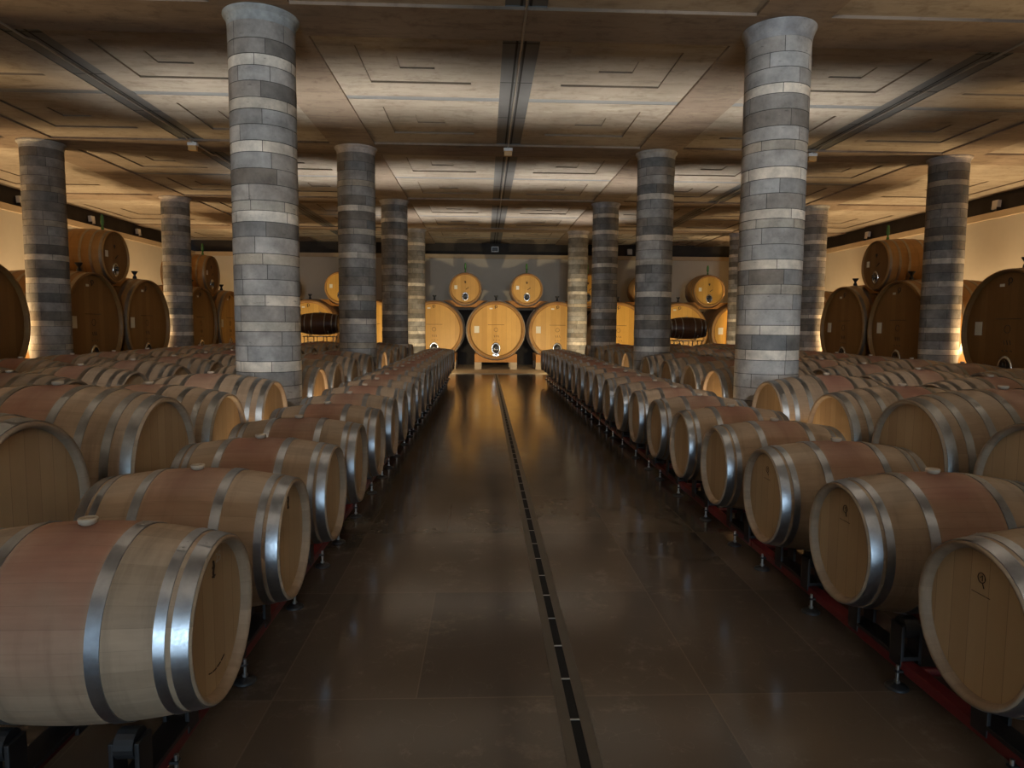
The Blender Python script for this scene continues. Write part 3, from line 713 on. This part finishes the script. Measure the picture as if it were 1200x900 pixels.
# ------------------------------------------------------------------ casks
def cask(name, R, Rb, Ln, label, group, loc, rz, small, zc, hm, plate_mat):
    """root at the floor (or support) under the face; face looks along +X"""
    t = thing(name, label, 'cask', loc, rz, group); n = 72
    half = Ln/2
    def r(x): q = (x+half)/half; return Rb - (Rb-R)*q*q
    ch = .06 if small else .10; th = (.065 if small else .115) * (1 if hm == 'cask' else .42)
    b = MB()
    prof = [(-ch, R-th), (-.02, R-th+.006), (0, R-th*.55), (-.006, R)] + [(-Ln*i/14, r(-Ln*i/14)) for i in range(1,14)] + [(-Ln+.006, R), (-Ln, R-th*.55), (-Ln+ch, R-th)]
    b.revx(prof, n); b.build('staves', M['cask_stave' if small or hm == 'cask' else 'cask_stave_shaded'], t, (0,0,zc))
    h = MB(); h.disc(-ch+.008, R-th+.002, n); h.disc(-ch-.03, R-th+.002, n, True); hd = h.build('head', M[hm], t, (0,0,zc))
    h = MB(); h.disc(-Ln+ch, R-th+.002, n); h.build('head', M[hm], t, (0,0,zc))
    hw = .055 if small else .075
    for f in ((.05,.20,.36,.64,.80,.95) if small else (.04,.14,.27,.42,.58,.73,.86,.96)):
        a, c = -Ln*f+hw/2, -Ln*f-hw/2; q = MB(); tt = .005
        q.revx([(a, r(a)-.002),(a, r(a)+tt)], n); q.revx([(a, r(a)+tt),(c, r(c)+tt)], n); q.revx([(c, r(c)+tt),(c, r(c)-.002)], n); q.build('hoop', M['cask_hoop'], t, (0,0,zc))
    fx = -ch+.010
    # manway door: steel oval ring, hatch, bar and valve
    k = .8 if small else 1.15; dz = -.50*R if small else -.64*R
    dr = MB(); oy, oz = .15*k, .20*k
    def oval(s, x): return [(x, oy*s*math.cos(2*PI*q/28), dz+oz*s*math.sin(2*PI*q/28)) for q in range(28)]
    vs = oval(1.0, fx) + oval(1.0, fx+.02) + oval(.72, fx+.025) + oval(.70, fx+.012) + [(fx+.012, 0, dz)]
    fs = []
    for rgi in range(3): fs += [(rgi*28+q, rgi*28+(q+1)%28, (rgi+1)*28+(q+1)%28, (rgi+1)*28+q) for q in range(28)]
    fs += [(84+q, 84+(q+1)%28, 112) for q in range(28)]
    dr.add(vs, fs, True); door = dr.build('hatch_door', M['steel'], t, (0,0,zc))
    db = MB(); db.bevbox(fx+.02, fx+.045, -oy*.8, oy*.8, dz-.02, dz+.02, .006); db.lathe([(.012,dz-.09*k),(.012,dz+.09*k)], fx+.05, 0, 10)
    db.bevbox(fx+.03, fx+.07, -.05, .05, dz+.03, dz+.06, .006); db.build('clamp_bar', M['dark_steel'], door)
    if not small:
        vv = MB(); vv.tube([(fx, .0, dz-.24),(fx+.10, .0, dz-.24),(fx+.13, 0, dz-.29)], .03, 12); vv.bevbox(fx, fx+.02, -.11, .11, dz-.31, dz-.2, .01); vv.build('valve', M['steel'], t, (0,0,zc))
    # document plate, small number plate, branded marks
    pl = MB()
    if small: pl.bevbox(fx, fx+.008, -.40*1-.0, -.29, -.02, .12, .003)
    else: pl.bevbox(fx, fx+.008, -.80, -.62, -.10, .15, .003)
    pl.build('document_plate', plate_mat, t, (0,0,zc))
    if not small:
        pl = MB(); pl.bevbox(fx, fx+.006, -.24, -.13, .75*R-.025, .75*R+.025, .002); pl.build('number_plate', M['plate'], t, (0,0,zc))
    mk = MB()
    if small:
        mk.tube([(fx,.0,.33*R),(fx,.0,.48*R)], .012, 6); mk.tube(ring_pts(0,.43*R,.03,14,fx), .008, 5); mk.tube([(fx,.02,-.03),(fx,.13,.05)], .012, 6)
    else:
        mk.tube(ring_pts(.0,.82*R,.045,14,fx), .010, 5); mk.tube([(fx,-.03,.74*R),(fx,-.03,.86*R)], .010, 6)
        mk.tube(ring_pts(0,.02,.07,16,fx), .006, 5); mk.tube([(fx,-.30,.20),(fx,.30,.20)], .006, 5)
        for q in (-.07,.0,.07): mk.tube([(fx,q,-.18),(fx,q+.03,-.26)], .008, 5)
        for q in (-.1,.0,.1): mk.tube([(fx,q,-.36),(fx,q+.04,-.38)], .008, 5)
    mk.build('branded_mark', M['mark'], t, (0,0,zc))
    # filler: airlock bottle on small casks, black funnel on large ones
    tp = MB(); xf = -.30 if small else -.35; z0 = r(xf)-.01
    if small:
        tp.lathe([(.035,z0),(.03,z0+.06),(.018,z0+.08),(.018,z0+.10),(.036,z0+.13),(.042,z0+.18),(.036,z0+.24),(.040,z0+.27),(.028,z0+.33),(.03,z0+.35)], xf, 0, 16)
        tp.build('airlock', M['green'], t, (0,0,zc))
    else:
        tp.lathe([(.05,z0),(.045,z0+.05),(.025,z0+.09),(.03,z0+.11),(.075,z0+.18),(.075,z0+.195)], xf, 0, 18); 
        tp.build('funnel', M['black'], t, (0,0,zc))
    return t
def saddle_poly(hw, zb, zt, R, zc, n=16):
    """block with a concave top cut to radius R about (0,zc)"""
    a = []
    ymax = min(hw, math.sqrt(max(0, R*R-(zc-zt)**2)))
    for i in range(n+1):
        y = -ymax + 2*ymax*i/n; a.append((y, zc-math.sqrt(R*R-y*y)))
    return [(hw,zb),(hw,zt)] + list(reversed(a)) + [(-hw,zt),(-hw,zb)]
def cask_stand(label, group, loc, rz, R, Rb, Ln, zc, zt=.515, zg=ZG):
    t = thing('cask_stand', label, 'stand', loc, rz, group)
    half = Ln/2
    for xc in (-.30, -Ln+.30):
        q = (xc+half)/half; q = (abs(xc+half)-.13)/half; rad = Rb-(Rb-R)*q*q + .018
        mb = MB(); mb.prism_x(saddle_poly(.79, .13, zt, rad, zc), xc-.13, xc+.13); mb.build('saddle_beam', M['timber'], t)
        for y in (-.66, .66):
            mb = MB(); mb.bevbox(xc-.13, xc+.13, y-.13, y+.13, zg, .13, .008); mb.build('leg', M['stone'], t)
    return t
BIG = dict(R=1.06, Rb=1.12, Ln=2.0)
SML = dict(R=.575, Rb=.635, Ln=1.25)
def small_cradle(label, group, loc, rz, gap, zb, zt, Rs, zs, bigR, bigz):
    """timber beam wedged between two big casks, hollowed for the small one; loc z = 0"""
    t = thing('cask_cradle', label, 'cradle', loc, rz, group)
    for xc in (-.30, -.95):
        q = (xc+SML['Ln']/2)/(SML['Ln']/2); q = max(0, abs(xc+SML['Ln']/2)-.12)/(SML['Ln']/2); rad = SML['Rb']-(SML['Rb']-SML['R'])*q*q + .014
        def hw(z): return gap - math.sqrt(max(0, (bigR+.012)**2-(z-bigz)**2))
        cut = []
        zt2 = zt
        ymax = math.sqrt(max(0, rad*rad-(zs-zt2)**2))
        for i in range(17):
            y = -ymax+2*ymax*i/16; cut.append((y, zs-math.sqrt(rad*rad-y*y)))
        sidez = [zb + (zt2-zb)*i/5 for i in range(6)]
        poly = [(hw(z), z) for z in sidez] + list(reversed(cut)) + [(-hw(z), z) for z in reversed(sidez)]
        mb = MB(); mb.prism_x(poly, xc-.12, xc+.12); mb.build('saddle_beam', M['timber'], t)
    return t
# far wall row
ZF = 1.34; YF = 25.32; SPX = 2.28
def nth(k):
    if k == 0: return 'in the middle of the far wall row'
    return 'at the far wall, %s %s of the middle cask' % (ORD[abs(k)-1], 'left' if k < 0 else 'right')
for k in range(-4, 5):
    x = .42 + SPX*k
    cask('large_cask', BIG['R'], BIG['Rb'], BIG['Ln'], 'large golden oak cask ' + nth(k), 'large casks along the far wall', (x, YF if k else YF-.02, .02), -PI/2, False, ZF-.02, 'cask', M['plate'])
    cask_stand('timber and stone stand under the far wall cask, ' + ('in the middle' if k == 0 else '%s %s of middle' % (ORD[abs(k)-1], 'left' if k < 0 else 'right')), 'cask stands along the far wall', (x, YF if k else YF-.02, .02), -PI/2, BIG['R'], BIG['Rb'], BIG['Ln'], ZF-.02, .43, ZG)
ZS = 2.86
for k in range(-4, 4):
    x = .42 + SPX*(k+.5); s = 'left' if k < 0 else 'right'; o_ = ORD[(-k-1) if k < 0 else k]
    cask('small_cask', SML['R'], SML['Rb'], SML['Ln'], 'small oak cask on top of the far wall row, %s %s of the aisle line' % (o_, s), 'small casks on top of the far wall row', (x, YF+.18, ZS-.6), -PI/2, True, .6, 'cask', M['white_plate'] if k == 0 else M['plate'])
    small_cradle('orange timber beam holding a small far wall cask, %s %s of the aisle line' % (o_, s), 'timber beams on the far wall row', (x, YF+.18, 0), -PI/2, SPX/2, 2.2, 2.43, .58, ZS, BIG['Rb'], ZF)
# side rows: pairs between the columns with one small cask on each pair
ZSD = 1.50
for sd, xf, rz in (('left', -8.30, 0.), ('right', 9.20, PI)):
    idx = 0
    for g, yc in enumerate((8.0, 13.6, 19.2)):
        for j, dy in enumerate((1.53, 3.87)):
            cask('large_cask', 1.07, 1.13, 2.0, 'large oak cask resting along the %s wall, %s from the camera' % (sd, ORD[idx]), 'large casks along the %s wall' % sd, (xf, yc+dy, 0), rz, False, ZSD, 'cask' if idx == 5 else 'cask_shaded', M['plate'])
            cask_stand('timber and stone stand under the %s wall cask, %s from the camera' % (sd, ORD[idx]), 'cask stands along the %s wall' % sd, (xf, yc+dy, 0), rz, 1.07, 1.13, 2.0, ZSD)
            idx += 1
        ys_ = yc+2.70 if sd == 'left' or 1 else 0
        cask('small_cask', SML['R'], SML['Rb'], 1.35, 'small oak cask lying on two large ones by the %s wall, %s from the camera' % (sd, ORD[g]), 'small casks along the %s wall' % sd, (xf-(.15 if sd == 'left' else -.15), ys_, 3.02-.6), rz, True, .6, 'cask_shaded', M['plate'])
        small_cradle('timber beam under the small cask by the %s wall, %s from the camera' % (sd, ORD[g]), 'timber beams by the %s wall' % sd, (xf-(.15 if sd == 'left' else -.15), ys_, 0), rz, 1.17, 2.38, 2.60, .58, 3.02, 1.13, ZSD)

# dark show barrels on metal stands in front of the far casks
def show_barrel(x, y, zc, w):
    half, Rh, Rb = .60, .28, .355
    t = thing('dark_barrel', 'dark stained barrel lying on a metal stand before the far casks, %s side' % w, 'barrel', (x, y, zc-.36), 0, 'dark barrels on metal stands')
    def r(q): return Rb-(Rb-Rh)*(q/half)**2
    b = MB(); b.revx([(half-.04,Rh-.025),(half,Rh-.012),(half-.002,Rh)] + [(half*(1-2*i/12), r(half*(1-2*i/12))) for i in range(1,12)] + [(-half+.002,Rh),(-half,Rh-.012),(-half+.04,Rh-.025)], 40)
    b.build('staves', M['darkwood'], t, (0,0,.36))
    for s in (1,-1):
        b = MB(); b.disc(s*(half-.035), Rh-.02, 40); b.build('head', M['darkwood'], t, (0,0,.36))
        for f, hw in ((.2,.035),(.42,.03),(.55,.045)):
            q = MB(); a, c = s*(f-hw/2), s*(f+hw/2); q.revx([(a,r(a)-.002),(a,r(a)+.003),(c,r(c)+.003),(c,r(c)-.002)], 40); q.build('hoop', M['hoop_old'], t, (0,0,.36))
    b = MB(); b.lathe([(.022,Rb-.01),(.03,Rb+.03)],0,0,14); b.build('bung', M['bung'], t, (0,0,.36))
    sd = thing('barrel_stand', 'thin metal stand carrying the dark barrel on the %s side' % w, 'stand', (x, y, .02), 0, 'metal barrel stands'); zc -= .02
    zt = zc-.02
    for xx in (-.30, .30):
        mb = MB(); rr = r(.28)+.024
        pts = [(xx, rr*math.sin(a), zc-rr*math.cos(a)) for a in [(-.9+.15*q) for q in range(13)]]
        mb.tube(pts, .012, 8); mb.build('saddle', M['bolt'], sd)
    for xx in (-.45, -.15, .15, .45):
        for yy in (-.22, .22):
            mb = MB(); mb.tube([(xx,yy,ZG-.02),(xx,yy,zc-.40)], .014, 8); mb.build('leg', M['bolt'], sd)
    mb = MB(); mb.bevbox(-.5,.5,-.25,.25,.78,.80,.004); mb.build('shelf', M['dark_steel'], sd)
    mb = MB()
    for yy in (-.22,.22): mb.tube([(-.5,yy,zc-.40),(.5,yy,zc-.40)], .014, 8)
    for xx in (-.45,.45): mb.tube([(xx,-.22,zc-.40),(xx,.22,zc-.40)], .012, 8)
    mb.build('frame', M['bolt'], sd)
show_barrel(6.52, 22.0, 1.47, 'right'); show_barrel(-5.2, 22.0, 1.53, 'left')

# ------------------------------------------------------------------ floodlights and sign on the ledge
def flood(x, y, rz, label):
    t = thing('floodlight', label, 'lamp', (x,y,4.43), rz, 'floodlights on the wall ledge')
    mb = MB(); mb.bevbox(-.05,.05,-.10,.10,.07,.30,.012); mb.build('housing', M['white'], t, rot=(0,-.08,0))
    mb = MB(); mb.bevbox(.05,.056,-.08,.08,.11,.28,.002); mb.build('lens', M['white'], t, rot=(0,-.08,0))
    mb = MB(); mb.bevbox(-.06,.06,-.118,-.108,0,.12,.003); mb.bevbox(-.06,.06,.108,.118,0,.12,.003); mb.bevbox(-.06,.06,-.125,.125,0,.012,.003); mb.build('bracket', M['dark_steel'], t)
for i, y in enumerate((13.0, 18.4, 21.6, 24.4)): flood(XW0-.09, y, 0, 'small pale floodlight on the left wall ledge, %s from the camera' % ORD[i])
for i, y in enumerate((17.0, 22.8)): flood(XW1+.09, y, PI, 'small pale floodlight on the right wall ledge, %s from the camera' % ORD[i])
flood(6.05, YW1+.09, -PI/2, 'small pale floodlight on the far wall ledge right of centre')
t = thing('exit_sign', 'small unlit framed sign box on the dark band above the far casks', 'sign', (.42, YW1+.2, 4.56))
mb = MB()
mb.bevbox(-.15,.15,-.03,.02,0,.03,.004); mb.bevbox(-.15,.15,-.03,.02,.19,.22,.004); mb.bevbox(-.15,-.12,-.03,.02,.03,.19,.004); mb.bevbox(.12,.15,-.03,.02,.03,.19,.004); mb.build('frame', M['white'], t)
mb = MB(); mb.bevbox(-.12,.12,-.01,.02,.03,.19,.003); mb.build('panel', M['dark_steel'], t)

# ------------------------------------------------------------------ lights
def lamp(name, typ, loc, energy, col, **k):
    d = bpy.data.lights.new(name, typ); d.energy = energy; d.color = col
    for a, b in k.items():
        if a not in ('target',): setattr(d, a, b)
    o = bpy.data.objects.new(name, d); C.objects.link(o); o.location = loc
    if 'target' in k:
        o.rotation_euler = (Vector(k['target'])-Vector(loc)).to_track_quat('-Z','Y').to_euler()
    return o
WARM = (1.0,.70,.37); MILD = (1.0,.96,.90); COOL = (.72,.86,1.0)
# daylight through the glazed entrance behind the camera
lamp('entrance_daylight', 'AREA', (.4, YW0+.1, 1.75), 850, (.60,.81,1.0), shape='RECTANGLE', size=4.4, size_y=2.8, target=(.4, 10, 1.75))
# two cool spots added above and behind the camera to wash the nearest columns
for x, tx in ((-1.3,-2.48),(2.2,3.34)):
    lamp('column_fill_spot', 'SPOT', (x, -1.5, 4.4), 950, (.97,.98,1.0), spot_size=math.radians(38), spot_blend=.5, shadow_soft_size=.15, target=(tx, 8.0, 2.9))
# added unseen uplight strips, one per ceiling bay, nearest ones bouncing fill onto the barrels
for y, e in ((-6.2, 130), (-.5, 170), (4.9, 150), (10.65, 70), (16.2, 82), (21.8, 55)):
    lamp('fill_uplight', 'AREA', (.43, y, 1.25), e, MILD, shape='RECTANGLE', size=(8.0 if y > 21 else 11.5), size_y=.06, spread=math.radians(50), target=(.43, y, 6))
# warm lamps at the foot of the outer columns behind the casks
for x, sg in ((-9.85,-1), (10.7,1)):
    for y in (7.75, 13.35, 18.95, 24.5):
        lamp('cask_lamp', 'SPOT', (x, y-.1, .45), 240, WARM, spot_size=math.radians(164), spot_blend=.15, shadow_soft_size=.12, target=(x, y, 5))
        lamp('column_uplight', 'SPOT', (x+.15*sg*-1, y-.25, .5), 420, WARM, spot_size=math.radians(75), spot_blend=.6, shadow_soft_size=.08, target=(-8.36 if sg < 0 else 9.22, y+.25, 2.6))
    for y in (10.6, 16.2, 21.8):
        lamp('wall_lamp', 'SPOT', (XW0+.7 if sg < 0 else XW1-.7, y, .6), 420, WARM, spot_size=math.radians(130), spot_blend=.4, shadow_soft_size=.15, target=(XW0+.4 if sg < 0 else XW1-.4, y, 5))
# spots on the far casks from behind the row ends
for x, tx, e in ((-1.45,-1.75,340), (2.25,2.75,340), (-7.0,-6.4,170), (4.0,5.0,170), (-3.7,-4.2,170), (8.3,7.6,170)):
    lamp('cask_spot', 'SPOT', (x, 21.75 if abs(x-.4) < 2 else 22.7, .5), e, (1.0,.79,.48), spot_size=math.radians(100), spot_blend=.7, shadow_soft_size=.08, target=(tx, 25.4, 1.7))
# small warm floor lamps at the feet of the inner columns
for x in (-2.48, 3.34):
    for y in (8.0, 13.6):
        lamp('floor_lamp', 'SPOT', (x+(-.5 if x > 0 else .5), y+.62, .05), 26, WARM, spot_size=math.radians(140), spot_blend=.4, shadow_soft_size=.05, target=(x+(-.3 if x > 0 else .3), y+.7, 4))
    lamp('floor_lamp', 'SPOT', (x+(-.5 if x > 0 else .5), 6.35, .05), 22, WARM, spot_size=math.radians(140), spot_blend=.4, shadow_soft_size=.05, target=(x+(-.3 if x > 0 else .3), 6.35, 4))

w = bpy.data.worlds.new('dim_cellar'); SC.world = w; w.use_nodes = True
w.node_tree.nodes['Background'].inputs[0].default_value = (.6,.75,1,1); w.node_tree.nodes['Background'].inputs[1].default_value = .6
SC.view_settings.view_transform = 'Standard'; SC.view_settings.look = 'None'; SC.view_settings.exposure = 0

# ------------------------------------------------------------------ camera
f_px, yaw, pitch, roll, hgt = 803.2, .0404, .0853, .0072, 1.5221
f = Vector((math.sin(yaw)*math.cos(pitch), math.cos(yaw)*math.cos(pitch), -math.sin(pitch)))
r = Vector((math.cos(yaw), -math.sin(yaw), 0)); u = r.cross(f)
c, s = math.cos(roll), math.sin(roll)
r2 = c*r + s*u; u2 = -s*r + c*u
cam = bpy.data.cameras.new('camera'); co = bpy.data.objects.new('camera', cam); C.objects.link(co)
cam.sensor_width = 36; cam.lens = f_px*36/1200; cam.clip_end = 200; cam.clip_start = .05
co.matrix_world = Matrix(((r2.x,u2.x,-f.x,0),(r2.y,u2.y,-f.y,0),(r2.z,u2.z,-f.z,hgt),(0,0,0,1)))
SC.camera = co
